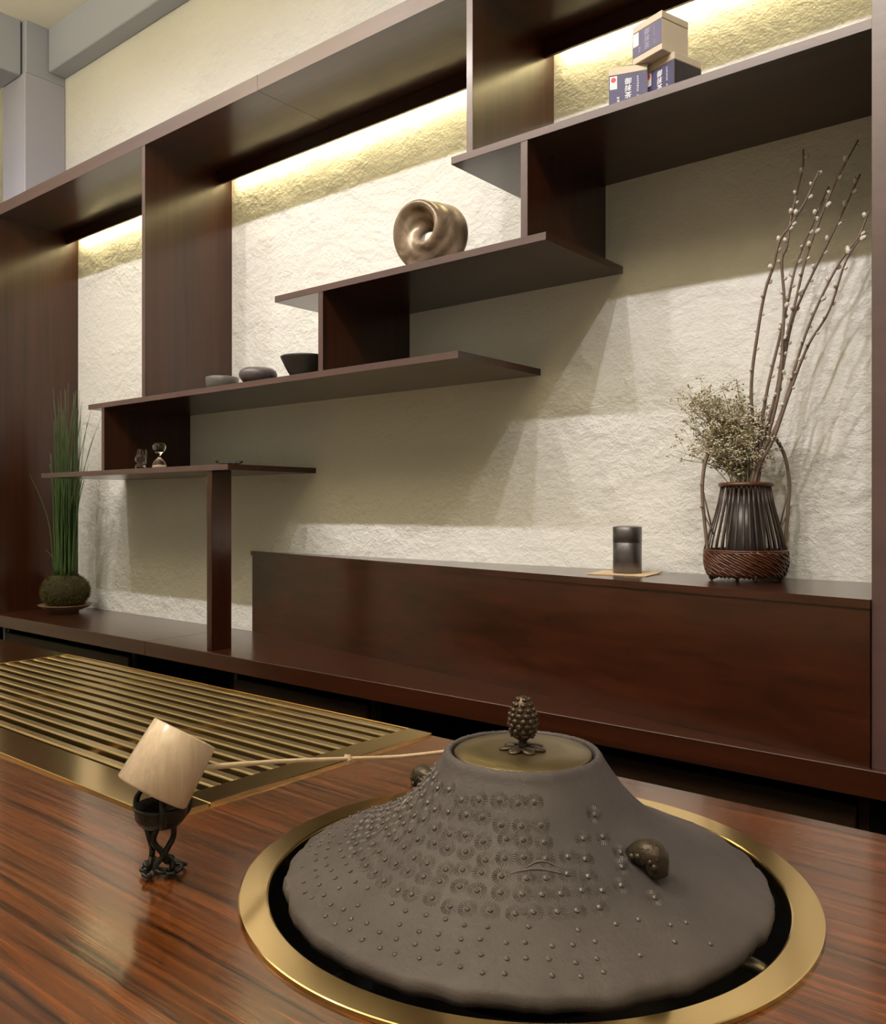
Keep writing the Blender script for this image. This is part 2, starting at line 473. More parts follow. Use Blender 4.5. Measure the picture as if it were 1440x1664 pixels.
# outer profile (radius, height above the scene floor), mouth down to the flange
KP = [(0.0690, 0.8360), (0.0700, 0.8425), (0.0730, 0.8440), (0.0765, 0.8405), (0.0800, 0.8340), (0.0860, 0.8250), (0.0930, 0.8155), (0.1000, 0.8065), (0.1080, 0.7975), (0.1170, 0.7890), (0.1270, 0.7810), (0.1390, 0.7730), (0.1530, 0.7650), (0.1690, 0.7570), (0.1860, 0.7493), (0.2030, 0.7420), (0.2170, 0.7362), (0.2250, 0.7325)]
def kz(r):
    for (r0, z0), (r1, z1) in zip(KP[3:], KP[4:]):
        if r0 <= r <= r1: return z0 + (z1 - z0) * (r - r0) / (r1 - r0)
    return KP[-1][1]
def knoise(x, y, z):
    return noise.noise(Vector((x, y, z)) * 30) * 0.0009 + noise.noise(Vector((x, y, z)) * 9) * 0.0018
def kettle_body():
    prof = catmull([(r, 0, z) for r, z in KP], 3)
    prof = [(p.x, p.z) for p in prof]
    prof += [(0.2275, 0.7295), (0.2285, 0.7245), (0.2270, 0.7195), (0.2200, 0.7175), (0.20, 0.7165), (0.17, 0.700), (0.15, 0.672), (0.11, 0.645), (0.0, 0.635)]
    prof = [(0.0670, 0.800), (0.0675, 0.8300)] + prof
    bm = lathe(prof, 220, (KX, KY, 0))
    for v in bm.verts:
        dx, dy = v.co.x - KX, v.co.y - KY
        r = math.hypot(dx, dy)
        if r < 1e-5: continue
        a = math.atan2(dy, dx)
        q = Vector((math.cos(a) * 4, math.sin(a) * 4, 1.3))
        if r > 0.205 and v.co.z > 0.71:       # chipped, uneven rim of the flange
            e = (r - 0.205) / 0.024
            ch = noise.noise(q * 1.6) * 0.0035 + noise.noise(q * 5.1) * 0.0022
            ch += -0.004 * max(0, noise.noise(q * 2.7 + Vector((9, 0, 0))) - 0.25)
            k = 1 + e * ch / r
            v.co.x = KX + dx * k; v.co.y = KY + dy * k
            v.co.z += e * (noise.noise(q * 3.7) * 0.0014 + noise.noise(q * 11) * 0.0012)
        elif v.co.z > 0.72:
            v.co.z += knoise(*v.co)
            if r < 0.085:
                v.co.z += 0.0009 * noise.noise(q * 6)
    return bm
mk('body', kettle_body(), cast, kettle, smooth=True)

def on_kettle(ang, r, lift=0.0):
    z = kz(r); dr = 0.002
    sl = (kz(min(r + dr, 0.224)) - kz(max(r - dr, 0.078))) / (2 * dr)
    n = Vector((-sl * math.cos(ang), -sl * math.sin(ang), 1)).normalized()
    p = Vector((KX + r * math.cos(ang), KY + r * math.sin(ang), z))
    p.z += knoise(*p) if r <= 0.205 else 0
    return p + n * lift, n

def bobbles():
    bm = bmesh.new()
    rows = [0.090, 0.100, 0.1105, 0.122, 0.1345, 0.148, 0.1625, 0.176, 0.189, 0.201, 0.212]
    for k, r in enumerate(rows):
        step = 0.0175 / r
        a = R(178) + (step / 2 if k % 2 else 0)
        while a < R(352):
            jit = rnd.uniform(-0.12, 0.12) * step; rj = rnd.uniform(-0.002, 0.002)
            fall = (r > 0.17 and rnd.random() < 0.10) or (a > R(322) and rnd.random() < 0.5)
            if not fall:
                p, n = on_kettle(a + jit, r + rj, 0.0002)
                q = n.to_track_quat('Z', 'Y').to_matrix()
                ball(p, 0.0029 if r < 0.17 else 0.0024, bm, 1, (1, 1, 0.75), q)
                if r < 0.165:
                    # radiating petal strokes round each bobble
                    for j in range(22):
                        th = 2 * math.pi * j / 22
                        d = q @ Vector((math.cos(th), math.sin(th), 0))
                        s = d.cross(n) * 0.00036
                        i0 = p + d * 0.0040; i1 = p + d * 0.0080
                        v0 = bm.verts.new(i0 - s - n * 0.0004); v1 = bm.verts.new(i0 + s - n * 0.0004)
                        v2 = bm.verts.new(i1 + s * 1.5 - n * 0.0004); v3 = bm.verts.new(i1 - s * 1.5 - n * 0.0004)
                        t0 = bm.verts.new(i0 + n * 0.00010); t1 = bm.verts.new(i1 + n * 0.00012)
                        bm.faces.new((v0, t0, t1, v3)); bm.faces.new((t0, v1, v2, t1)); bm.faces.new((v3, t1, v2)); bm.faces.new((v0, v1, t0))
            a += step
    # a few cast pine-needle strokes
    for (a0, r0, a1, r1) in ((222, 0.100, 232, 0.113), (224, 0.117, 231, 0.126), (226, 0.132, 231, 0.146), (305, 0.128, 318, 0.128), (300, 0.133, 320, 0.134), (214, 0.108, 219, 0.122)):
        P = []
        for k in range(7):
            t = k / 6
            p, n = on_kettle(R(a0 + (a1 - a0) * t), r0 + (r1 - r0) * t + 0.005 * math.sin(t * math.pi) * (-1 if a0 > 290 else 0), 0.0002)
            P.append(p)
        tube(P, [0.0003, 0.0007, 0.0010, 0.0010, 0.0009, 0.0006, 0.0003], 6, bm)
    return bm
bb = mk('relief_bobbles', bobbles(), simple('worn_iron', (0.105, 0.088, 0.093), 0.42, 0.2, spec=0.5), kettle, smooth=30); bb['kind'] = 'stuff'

bronze = simple('dark_bronze', (0.085, 0.060, 0.045), 0.38, 0.75, bump=0.4, bscale=120)
lugm = simple('lug_bronze', (0.055, 0.040, 0.028), 0.35, 0.5, bump=0.5, bscale=150)
def lug(ang):
    # hollow animal-mask lug: a curled horn of overlapping scales with a ring hole
    bm = bmesh.new()
    p, n = on_kettle(ang, 0.131, 0)
    out = Vector((math.cos(ang), math.sin(ang), 0)); tan = Vector((-out.y, out.x, 0))
    dn = Vector((0, 0, -1))
    path = [p - out * 0.004 + n * 0.000, p + out * 0.003 + n * 0.006, p + out * 0.011 + n * 0.008, p + out * 0.018 + n * 0.004, p + out * 0.0225 + dn * 0.009]
    tube(catmull(path, 5), [0.008 + 0.0045 * math.sin(i / 20 * math.pi) for i in range(21)], 12, bm)
    for k in range(26):
        t = rnd.uniform(0.1, 0.95); i = t * 4
        j = min(int(i), 3); c = Vector(path[j]).lerp(Vector(path[j + 1]), i - j)
        th = rnd.uniform(-1.6, 1.6)
        d = (n * math.cos(th) + tan * math.sin(th))
        ball(c + d * 0.0105, rnd.uniform(0.003, 0.0045), bm, 1, (1, 1, 0.6), d.to_track_quat('Z', 'Y').to_matrix())
    return mk('lug', bm, lugm, kettle, smooth=True)
lug(R(-8)); lug(R(172))

lidm = simple('patinated_brass_lid', (0.22, 0.165, 0.085), 0.34, 0.85, bump=0.12, bscale=40, var=0.12)
lid = mk('lid', lathe([(0.0, 0.838), (0.0655, 0.838), (0.0668, 0.8395), (0.0668, 0.8415), (0.0655, 0.8428), (0.04, 0.8440), (0.0, 0.8445)], 72, (KX, KY, 0)), lidm, kettle, smooth=True)
def finial():
    bm = bmesh.new()
    z0 = 0.8445
    lathe([(0.0, 0.0), (0.005, 0.0), (0.0045, 0.004), (0.004, 0.008), (0.0085, 0.012), (0.0125, 0.018), (0.0140, 0.026), (0.0130, 0.034), (0.0100, 0.042), (0.0060, 0.049), (0.0, 0.053)], 20, (KX, KY, z0), bm)
    rows = 8
    for k in range(rows):
        t = (k + 0.5) / rows; z = 0.012 + t * 0.039
        pr = [(0.010, 0.009), (0.018, 0.0125), (0.026, 0.014), (0.034, 0.013), (0.042, 0.010), (0.049, 0.006), (0.054, 0.002)]
        rr = 0.009
        for (a, b), (c, d) in zip(pr, pr[1:]):
            if a <= z <= c: rr = b + (d - b) * (z - a) / (c - a)
        m = max(5, int(11 * rr / 0.014))
        for j in range(m):
            th = 2 * math.pi * (j + 0.5 * (k % 2)) / m
            d = Vector((math.cos(th), math.sin(th), 0.25)).normalized()
            q = d.to_track_quat('Z', 'Y').to_matrix()
            ball((KX + math.cos(th) * rr * 0.98, KY + math.sin(th) * rr * 0.98, z0 + z), 0.0044 * (0.6 + 0.4 * rr / 0.014), bm, 1, (1.0, 0.75, 0.5), q)
    return bm
mk('finial', finial(), bronze, lid, smooth=True)
petal0 = None
for j in range(7):
    th = 2 * math.pi * j / 7 + 0.3
    bm = bmesh.new()
    ball((0, 0, 0), 1.0, bm, 2, (0.0088, 0.0066, 0.0020))
    o = mk('petal', bm, bronze, lid, world=False, smooth=True) if petal0 is None else petal0.copy()
    if petal0 is None: petal0 = o
    else: C.objects.link(o); bm.free()
    p = Vector((KX + 0.0150 * math.cos(th), KY + 0.0150 * math.sin(th), 0.8462))
    o.location = p - wloc(lid); o.rotation_euler = (0, 0.16, th)

# ------------------------------------------------------------------ ladle and its rest
bamboo = simple('pale_bamboo', (0.62, 0.47, 0.33), 0.5, bump=0.2, bscale=90, var=0.18)
ladle = empty('bamboo_ladle', (-0.744, 0.482, 0.80), 'pale bamboo water ladle with a round cup resting tilted on an iron stand', 'ladle')
def ladle_cup():
    fw = Vector((-math.sin(0.688), math.cos(0.688), 0)); rt = Vector((math.cos(0.688), math.sin(0.688), 0)); up = Vector((0, 0, 1))
    e = R(22); U = (fw * math.sin(e) + up * math.cos(e))
    ax = (U * math.cos(R(25)) + rt * math.sin(R(25))).normalized()
    c = Vector((-0.744, 0.482, 0.830))
    rb, rtp, h = 0.0365, 0.0335, 0.0315
    bm = lathe([(0.0, -h), (rb - 0.002, -h), (rb, -h + 0.002), (rtp, h - 0.001), (rtp - 0.001, h), (rtp - 0.004, h), (rb - 0.005, -h + 0.006), (0.0, -h + 0.006)], 48)
    q = ax.to_track_quat('Z', 'Y').to_matrix().to_4x4()
    bmesh.ops.transform(bm, matrix=Matrix.Translation(c) @ q, verts=bm.verts)
    return bm
mk('cup', ladle_cup(), wood('bamboo_cup', (0.52, 0.37, 0.27), (0.74, 0.60, 0.49), 'Z', rough=0.5, along=14, across=160, bump=0.15), ladle, smooth=True)
hp = catmull([(-0.735, 0.500, 0.8235), (-0.728, 0.514, 0.821), (-0.756, 0.628, 0.7955), (-0.771, 0.752, 0.768), (-0.778, 0.856, 0.7462), (-0.781, 0.984, 0.7265)], 6)
handle = mk('handle', tube(hp, [0.0042] * 10 + [0.0036] * (len(hp) - 10), 10, flat=((0, 0, 1), 0.7)), bamboo, ladle, smooth=True)
mk('node', lathe([(0.0036, -0.006), (0.0056, -0.0015), (0.0060, 0.0), (0.0050, 0.002), (0.0036, 0.006)], 12, (-0.771, 0.752, 0.768)), bamboo, handle, smooth=True)

rest = empty('ladle_rest', (-0.752, 0.479, ZT), 'small black wrought iron ladle rest on thin twisted legs', 'ladle rest')
bx_, by_ = -0.752, 0.479
blk = simple('black_iron', (0.012, 0.011, 0.010), 0.36, 0.3, bump=0.4, bscale=140)
mk('bowl', lathe([(0.0, 0.046), (0.010, 0.046), (0.019, 0.049), (0.0245, 0.056), (0.0250, 0.064), (0.0270, 0.068), (0.0245, 0.069), (0.0215, 0.060), (0.016, 0.053), (0.0, 0.051)], 28, (bx_, by_, ZT)), blk, rest, smooth=True)
for a in (200, 330, 80):
    ca, sa = math.cos(R(a)), math.sin(R(a))
    P = [(bx_ + ca * r, by_ + sa * r, ZT + z) for r, z in ((0.024, 0.054), (0.0290, 0.062), (0.0285, 0.072), (0.0225, 0.0795), (0.016, 0.0785))]
    mk('arm', tube(catmull(P, 5), [0.0040 - 0.0001 * i for i in range(21)], 8), blk, rest, smooth=True)
for k, a in enumerate((215, 250, 310, 20)):
    ca, sa = math.cos(R(a)), math.sin(R(a))
    w_ = 0.004 * (1 if k % 2 else -1)
    P = [(bx_ + ca * r - sa * s, by_ + sa * r + ca * s, ZT + z) for r, s, z in ((0.014, 0, 0.049), (0.011, w_, 0.036), (0.0075, -w_, 0.022), (0.011, w_ * .4, 0.013), (0.013, 0, 0.006))]
    mk('leg', tube(catmull(P, 5), 0.0030, 8), blk, rest, smooth=True)
def rest_base():
    bm = bmesh.new()
    for k in range(9):
        a = 2 * math.pi * k / 9 + rnd.uniform(-.2, .2); r = 0.015 + rnd.uniform(-.003, .005)
        c = Vector((bx_ + math.cos(a) * r, by_ + math.sin(a) * r, ZT + 0.0055 + rnd.uniform(0, 0.004)))
        tl = Vector((rnd.uniform(-1, 1), rnd.uniform(-1, 1), 1.2)).normalized()
        q = tl.to_track_quat('Z', 'Y').to_matrix()
        ra = rnd.uniform(0.0048, 0.0066)
        tube([c + q @ Vector((math.cos(t * math.pi / 5) * ra, math.sin(t * math.pi / 5) * ra * 0.8, 0)) for t in range(10)], 0.0020, 6, bm, closed=True)
    for v in bm.verts: v.co.z = max(v.co.z, ZT + 0.0002)
    return bm
mk('base', rest_base(), blk, rest, smooth=True)

# ------------------------------------------------------------------ things on the shelves
# twisted ceramic ring
def sculpture():
    bm = bmesh.new()
    NU, NV = 128, 60
    Rm, a = 0.0640, 0.0560
    grid = []
    for i in range(NU):
        t = 2 * math.pi * i / NU
        row = []
        for j in range(NV):
            th = 2 * math.pi * j / NV
            rr = a * (0.64 + 0.36 * ((math.cos(3 * th) + 1) / 2) ** 2.6)
            ph = th + t / 3
            x = (Rm + rr * math.cos(ph) * 0.90) * 0.96; y = rr * math.sin(ph) * 1.22
            row.append(bm.verts.new((x * math.cos(t), y, x * math.sin(t) * 0.94)))
        grid.append(row)
    sh = NV // 3
    for i in range(NU):
        for j in range(NV):
            A = grid[i]
            if i < NU - 1: B = grid[i + 1]; k0, k1 = j, (j + 1) % NV
            else: B = grid[0]; k0, k1 = (j + sh) % NV, (j + 1 + sh) % NV
            bm.faces.new((A[j], A[(j + 1) % NV], B[k1], B[k0]))
    return bm
cer = None
def ceramic():
    m, nt, b = new_mat('bronze_glaze_ceramic')
    N = nt.nodes.new; L = nt.links.new
    tc = N('ShaderNodeTexCoord').outputs['Object']
    n = N('ShaderNodeTexNoise'); n.inputs['Scale'].default_value = 14; n.inputs['Detail'].default_value = 5; n.inputs['Distortion'].default_value = 1.0; L(tc, n.inputs['Vector'])
    cr = N('ShaderNodeValToRGB')
    cr.color_ramp.elements[0].position = 0.32; cr.color_ramp.elements[0].color = (0.10, 0.065, 0.035, 1)
    cr.color_ramp.elements[1].position = 0.68; cr.color_ramp.elements[1].color = (0.34, 0.26, 0.19, 1)
    L(n.outputs['Fac'], cr.inputs['Fac']); L(cr.outputs['Color'], b.inputs['Base Color'])
    b.inputs['Roughness'].default_value = 0.28; b.inputs['Metallic'].default_value = 0.25
    return m
sc = mk('ring_sculpture', sculpture(), ceramic(), None, world=False, smooth=True)
sc.rotation_euler = (0, R(60), R(10))
zmin = min((sc.rotation_euler.to_matrix() @ v.co).z for v in sc.data.vertices)
sc.location = (-1.518, 1.795, s2b + TH - zmin)
tag(sc, 'twisted bronze glazed ceramic ring sculpture with a small hole', 'sculpture')

# three tea bowls
def bowl(name, x, y, prof, mat, lab, seg=56):
    o = mk(name, lathe(prof, seg, (x, y, s3b + TH)), mat, None, smooth=True)
    return tag(o, lab, 'bowl', 'tea bowls on the long shelf')
bowl('tea_bowl', -2.368, 1.735, [(0, 0), (0.046, 0), (0.050, 0.004), (0.053, 0.020), (0.054, 0.036), (0.0525, 0.038), (0.050, 0.036), (0.048, 0.012), (0, 0.008)],
     simple('grey_glaze', (0.10, 0.095, 0.085), 0.4, bump=0.15), 'low straight sided grey tea bowl, leftmost of three bowls')
bowl('tea_bowl', -2.182, 1.735, [(0, 0), (0.036, 0), (0.048, 0.007), (0.0585, 0.020), (0.0600, 0.030), (0.0565, 0.040), (0.047, 0.0475), (0.043, 0.0470), (0.050, 0.036), (0.050, 0.022), (0.03, 0.008), (0, 0.006)],
     simple('purple_grey_glaze', (0.085, 0.070, 0.075), 0.45, bump=0.15), 'rounded purplish grey tea bowl with an inward curving rim, middle of three')
bowl('tea_bowl', -1.972, 1.745, [(0, 0), (0.040, 0), (0.044, 0.004), (0.058, 0.028), (0.072, 0.057), (0.074, 0.0625), (0.072, 0.0635), (0.069, 0.058), (0.052, 0.028), (0.038, 0.010), (0, 0.008)],
     simple('black_glaze', (0.022, 0.019, 0.017), 0.42, bump=0.2), 'black flared tea bowl beside the upright divider')

# hourglasses
glass = simple('clear_glass', (0.97, 0.98, 1.0), 0.02, trans=1.0)
MATS['clear_glass'].node_tree.nodes['Principled BSDF'].inputs['IOR'].default_value = 1.45
sand = simple('pale_sand', (0.75, 0.58, 0.42), 0.9)
ZS4 = s4b + TH
def hourglass(x, y, k, lab, tilt=False):
    t = empty('hourglass', (x, y, ZS4), lab, 'hourglass', 'glass sand timers on the low shelf')
    out = [(0.0, 0.0), (0.022, 0.0), (0.0245, 0.003), (0.0250, 0.010), (0.021, 0.022), (0.010, 0.034), (0.0038, 0.040), (0.0036, 0.044), (0.009, 0.051), (0.018, 0.061), (0.0235, 0.072), (0.0235, 0.081), (0.018, 0.089), (0.008, 0.0925), (0.0, 0.093)]
    inn = [(max(r - 0.0016, 0.0) if r > 0 else 0.0, 0.0016 + z * 0.966) for r, z in out]
    mk('bulbs', lathe([(r * k, z * k) for r, z in out], 32, (x, y, ZS4)), glass, t, smooth=True)
    mk('sand', lathe([(0, 0.0022 * k), (0.0215 * k, 0.0022 * k), (0.0225 * k, 0.006 * k), (0.012 * k, 0.0095 * k), (0, 0.0115 * k)], 24, (x, y, ZS4)), sand, t, smooth=True)
    return t
hourglass(-2.70, 1.712, 0.98, 'larger clear glass hourglass with pale sand in its foot')
t = empty('glass_figure', (-2.815, 1.708, ZS4), 'small clear blown glass figure left of the hourglass', 'glass ornament')
mk('body', lathe([(0, 0), (0.016, 0.0), (0.0195, 0.006), (0.017, 0.015), (0.010, 0.020), (0.017, 0.027), (0.0195, 0.035), (0.015, 0.048), (0.0105, 0.058), (0.011, 0.066), (0.007, 0.072), (0, 0.0735)], 28, (-2.815, 1.708, ZS4)), glass, t, smooth=True)
mk('wing', tube(catmull([(-2.797, 1.708, ZS4 + 0.012), (-2.782, 1.706, ZS4 + 0.022), (-2.772, 1.705, ZS4 + 0.045), (-2.774, 1.705, ZS4 + 0.072)], 4), [0.007] * 5 + [0.006, 0.005, 0.0045, 0.004, 0.0035, 0.003, 0.0025, 0.002], 10), glass, t, smooth=True)
# small iron chopstick rest at the corner of the lowest shelf
tw = empty('iron_twig_rest', (-2.29, 1.72, ZS4), 'tiny dark iron twig shaped rest on the corner of the lowest shelf', 'twig rest')
zq = ZS4
mk('stem', tube(catmull([(-2.352, 1.705, zq + 0.012), (-2.335, 1.708, zq + 0.006), (-2.305, 1.715, zq + 0.0055), (-2.278, 1.722, zq + 0.0055)], 5), 0.0032, 8), blk, tw, smooth=True)
mk('knob', ball((-2.354, 1.7045, zq + 0.0125), 0.0055, None, 2), blk, tw, smooth=True)
mk('loop', tube([(-2.268 + 0.012 * math.cos(a * math.pi / 8), 1.726 + 0.008 * math.sin(a * math.pi / 8), zq + 0.0065 + 0.003 * math.sin(a * math.pi / 8)) for a in range(16)], 0.0034, 8, closed=True), blk, tw, smooth=True)

# tea boxes
cream = simple('cream_paper', (0.58, 0.50, 0.385), 0.7)
navy = simple('purple_label', (0.050, 0.044, 0.115), 0.55, var=0.15, bscale=30)
navy_shaded = simple('shaded_purple_label', (0.020, 0.015, 0.028), 0.6)  # darker copy of the label purple, painting in shade on the box side
white = simple('white_print', (0.85, 0.84, 0.86), 0.7)
faint = simple('faint_print', (0.34, 0.32, 0.44), 0.7)
red = simple('red_seal', (0.60, 0.07, 0.06), 0.7)
tagm = simple('white_tag', (0.80, 0.78, 0.76), 0.7)
def text_mesh(body, size, mat, parent, x, z, y, name='lettering', line=1.0):
    cu = bpy.data.curves.new(name, 'FONT'); cu.body = body; cu.size = size
    cu.align_x = 'CENTER'; cu.align_y = 'CENTER'; cu.space_line = line; cu.extrude = 0.00012; cu.offset = 0.00012; cu.shear = 0.12
    tmp = bpy.data.objects.new('tmp_text', cu); C.objects.link(tmp)
    bpy.context.view_layer.update()
    me = bpy.data.meshes.new_from_object(tmp.evaluated_get(bpy.context.evaluated_depsgraph_get()))
    bpy.data.objects.remove(tmp); bpy.data.curves.remove(cu)
    me.name = name
    me.materials.clear(); me.materials.append(mat)
    o = bpy.data.objects.new(name, me); C.objects.link(o)
    o.parent = parent; o.location = (x, y, z); o.rotation_euler = (R(90), 0, 0)
    return o
def small_print(parent, mat, x, z1, z0, n, wd):
    # a column of tiny illegible characters, each a few brush marks
    bm = bmesh.new(); h = (z1 - z0) / n
    for k in range(n):
        zc = z1 - (k + 0.5) * h
        for q in range(4):
            if q % 2: box(x - wd * rnd.uniform(.3, .5), x + wd * rnd.uniform(.3, .5), -0.0012, -0.0009, zc + h * (q - 1.9) * .2, zc + h * (q - 1.9) * .2 + h * .12, bm=bm)
            else:
                xx = x + wd * rnd.uniform(-.35, .35); box(xx, xx + wd * .16, -0.0012, -0.0009, zc - h * rnd.uniform(.2, .38), zc + h * rnd.uniform(.2, .38), bm=bm)
    return mk('small_lettering', bm, mat, parent, world=False)
def tea_box(loc, ang, lab, wrap, size=0.082, z0b=0.012, textmat=None, lmat=None, sealed=True):
    s = size
    t = empty('tea_box', loc, lab, 'box', 'stacked tea boxes', rot=(0, 0, ang))
    mk('carton', box(0, s, 0, s, 0, s - 0.016, 0.001), cream, t, world=False)
    mk('box_lid', box(-0.0006, s + 0.0006, -0.0006, s + 0.0006, s - 0.0155, s, 0.001), cream, t, world=False)
    bm = box(0.0004, s - 0.0004, -0.0009, -0.0001, z0b, s - 0.017)
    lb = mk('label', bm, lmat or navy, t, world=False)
    if wrap:
        mk('side_label', box(s + 0.0001, s + 0.0009, 0.0, s - 0.0004, 0.001, s - 0.017), navy_shaded, t, world=False)
    mid = (z0b + s - 0.017) / 2
    tm = textmat or white
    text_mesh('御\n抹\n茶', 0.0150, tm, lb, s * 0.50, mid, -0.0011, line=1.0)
    small_print(lb, tm, s * 0.76, s - 0.024, z0b + 0.022, 7, 0.0045)
    small_print(lb, tm, s * 0.76, z0b + 0.016, z0b + 0.006, 2, 0.0045)
    small_print(lb, tm, s * 0.25, z0b + 0.018, z0b + 0.005, 2, 0.0070)
    tg = mk('seal_tag', box(s * 0.03, s * 0.22, -0.0013, -0.0009, s - 0.046, s - 0.018), tagm, lb, world=False)
    if not sealed: return t
    c = lathe([(0, -0.0002), (0.0056, -0.0002), (0.0056, 0.0002), (0, 0.0002)], 20)
    cobj = mk('seal', c, red, lb, world=False)
    cobj.rotation_euler = (R(90), 0, 0); cobj.location = (s * 0.125, -0.0014, s - 0.026)
    return t
ZS1 = s1b + TH
tea_box((-0.917, 1.686, ZS1), R(18.5), 'purple labelled tea box with cream lid, lower left of the stack', False, z0b=0.001)
a = R(-18); tea_box((-0.774 - 0.082 * math.cos(a), 1.705 - 0.082 * math.sin(a), ZS1), a, 'purple labelled tea box with a side label painted darker for shade, lower right of the stack', True, z0b=0.006)
a = R(-16.6); tea_box((-0.7906 - 0.082 * math.cos(a), 1.681 - 0.082 * math.sin(a), ZS1 + 0.0821), a, 'purple labelled tea box balanced on top of the two others', False, z0b=0.014, textmat=faint, lmat=simple('sheen_purple_label', (0.100, 0.088, 0.175), 0.4), sealed=False)  # sheen painted in as a lighter label colour; seal left out for glare

# tea caddy and mat
caddy = empty('tea_caddy', (-0.999, 1.93, ZP + 0.003), 'dark grey metal cylindrical tea caddy standing on a straw mat', 'caddy')
gun = simple('gunmetal', (0.16, 0.15, 0.16), 0.36, 0.9)
mk('body', lathe([(0, 0), (0.034, 0), (0.035, 0.001), (0.035, 0.074), (0.0346, 0.0745), (0, 0.0745)], 56, (-0.999, 1.93, ZP + 0.003)), gun, caddy, smooth=False)
mk('lid', lathe([(0, 0.075), (0.0347, 0.075), (0.0353, 0.0756), (0.0353, 0.112), (0.0340, 0.1135), (0.02, 0.1155), (0, 0.116)], 56, (-0.999, 1.93, ZP + 0.003)), gun, caddy, smooth=False)
for o in caddy.children:
    for p in o.data.polygons: p.use_smooth = abs(p.normal.z) < 0.5
def mat_mesh():
    bm = bmesh.new(); n = 14
    c = Vector((-1.004, 1.925, ZP)); rot = Matrix.Rotation(R(8), 3, 'Z')
    top = {}; bot = {}
    for i in range(n + 1):
        for j in range(n + 1):
            u, v = i / n - 0.5, j / n - 0.5
            z = 0.0005 + 0.010 * max(0, (u + v) - 0.62) ** 1.2
            p = c + rot @ Vector((u * 0.150, v * 0.125, 0))
            top[i, j] = bm.verts.new(p + Vector((0, 0, z + 0.002))); bot[i, j] = bm.verts.new(p + Vector((0, 0, z)))
    for i in range(n):
        for j in range(n):
            bm.faces.new((top[i, j], top[i + 1, j], top[i + 1, j + 1], top[i, j + 1]))
            bm.faces.new((bot[i, j], bot[i, j + 1], bot[i + 1, j + 1], bot[i + 1, j]))
    for i in range(n):
        for (A, B) in (((i, 0), (i + 1, 0)), ((i, n), (i + 1, n)), ((0, i), (0, i + 1)), ((n, i), (n, i + 1))):
            bm.faces.new((top[A], bot[A], bot[B], top[B]))
    return bm
tag(mk('straw_mat', mat_mesh(), simple('straw', (0.58, 0.42, 0.25), 0.8, bump=0.6, bscale=220, var=0.25)), 'thin tan straw mat lying under the tea caddy', 'mat')

# ------------------------------------------------------------------ flower basket
FX, FY = -0.706, 1.93
bas = empty('flower_basket', (FX, FY, ZP), 'dark woven bamboo flower basket with a tall arched handle', 'basket')
weave = simple('reddish_woven_cane', (0.085, 0.027, 0.012), 0.36, bump=0.3, bscale=120, var=0.35)
cane = simple('dark_cane', (0.040, 0.022, 0.016), 0.42, var=0.3, bscale=60)
hcane = simple('grey_brown_cane', (0.16, 0.115, 0.085), 0.5, var=0.3, bscale=50)
def rb(z):      # radius of the basket at height z above the plinth
    P = [(0.008, 0.076), (0.02, 0.084), (0.045, 0.0885), (0.07, 0.0875), (0.10, 0.080), (0.14, 0.069), (0.18, 0.0585), (0.215, 0.0525)]
    for (z0, r0), (z1, r1) in zip(P, P[1:]):
        if z <= z1: return r0 + (r1 - r0) * (z - z0) / (z1 - z0)
    return P[-1][1]
mk('base_shell', lathe([(0, 0.010), (0.072, 0.010), (0.082, 0.020), (0.0865, 0.045), (0.0855, 0.069), (0.083, 0.069), (0.083, 0.045), (0.078, 0.022), (0, 0.014)], 48, (FX, FY, ZP)), cane, bas, smooth=True)
def weaving():
    bm = bmesh.new()
    m = 46
    for k in range(m):
        for sgn, off in ((1, 0.0012),) if k % 2 else ((1, 0.0020),):
            P = []
            for i in range(9):
                z = 0.010 + (0.066 - 0.010) * i / 8
                a = 2 * math.pi * k / m - 1.25 * i / 8
                r = rb(z) - 0.001 + off + 0.0020 * math.sin(i * 2.2 + k * 2.1)
                P.append((FX + r * math.cos(a), FY + r * math.sin(a), ZP + z))
            tube(P, 0.0030, 5, bm)
    for z in (0.064, 0.068):
        r = rb(z) + 0.001
        tube([(FX + r * math.cos(t * math.pi / 24), FY + r * math.sin(t * math.pi / 24), ZP + z) for t in range(48)], 0.0024, 6, bm, closed=True)
    return bm
wv = mk('woven_band', weaving(), weave, bas, smooth=True); wv['kind'] = 'stuff'
for k in range(34):
    a = 2 * math.pi * (k + rnd.uniform(-.18, .18)) / 34
    P = [(FX + rb(z) * 0.985 * math.cos(a), FY + rb(z) * 0.985 * math.sin(a), ZP + z) for z in (0.062, 0.09, 0.13, 0.17, 0.212)]
    mk('rib', tube(P, 0.0029, 6, flat=((math.cos(a), math.sin(a), 0), 0.45)), cane, bas, smooth=True)
mk('rim', tube([(FX + 0.0545 * math.cos(t * math.pi / 24), FY + 0.0545 * math.sin(t * math.pi / 24), ZP + 0.2145 + 0.0006 * (t % 2)) for t in range(48)], 0.0052, 8, closed=True), weave, bas, smooth=True)
mk('inner_vase', lathe([(0, 0.015), (0.040, 0.015), (0.043, 0.02), (0.041, 0.209), (0.038, 0.209), (0.039, 0.025), (0, 0.022)], 40, (FX, FY, ZP)), simple('black_tube', (0.030, 0.027, 0.027), 0.32), bas, smooth=True)
for a in (35, 125, 215, 305):
    ca, sa = math.cos(R(a)), math.sin(R(a))
    P = [(FX + ca * 0.060, FY + sa * 0.060, ZP + 0.012), (FX + ca * 0.072, FY + sa * 0.072, ZP + 0.006), (FX + ca * 0.076, FY + sa * 0.076, ZP + 0.0045), (FX + ca * 0.080, FY + sa * 0.080, ZP + 0.016)]
    mk('foot', tube(catmull(P, 3), 0.0042, 6), cane, bas, smooth=True)
hd = Vector((math.cos(0.688), math.sin(0.688), 0))     # handle spans left to right
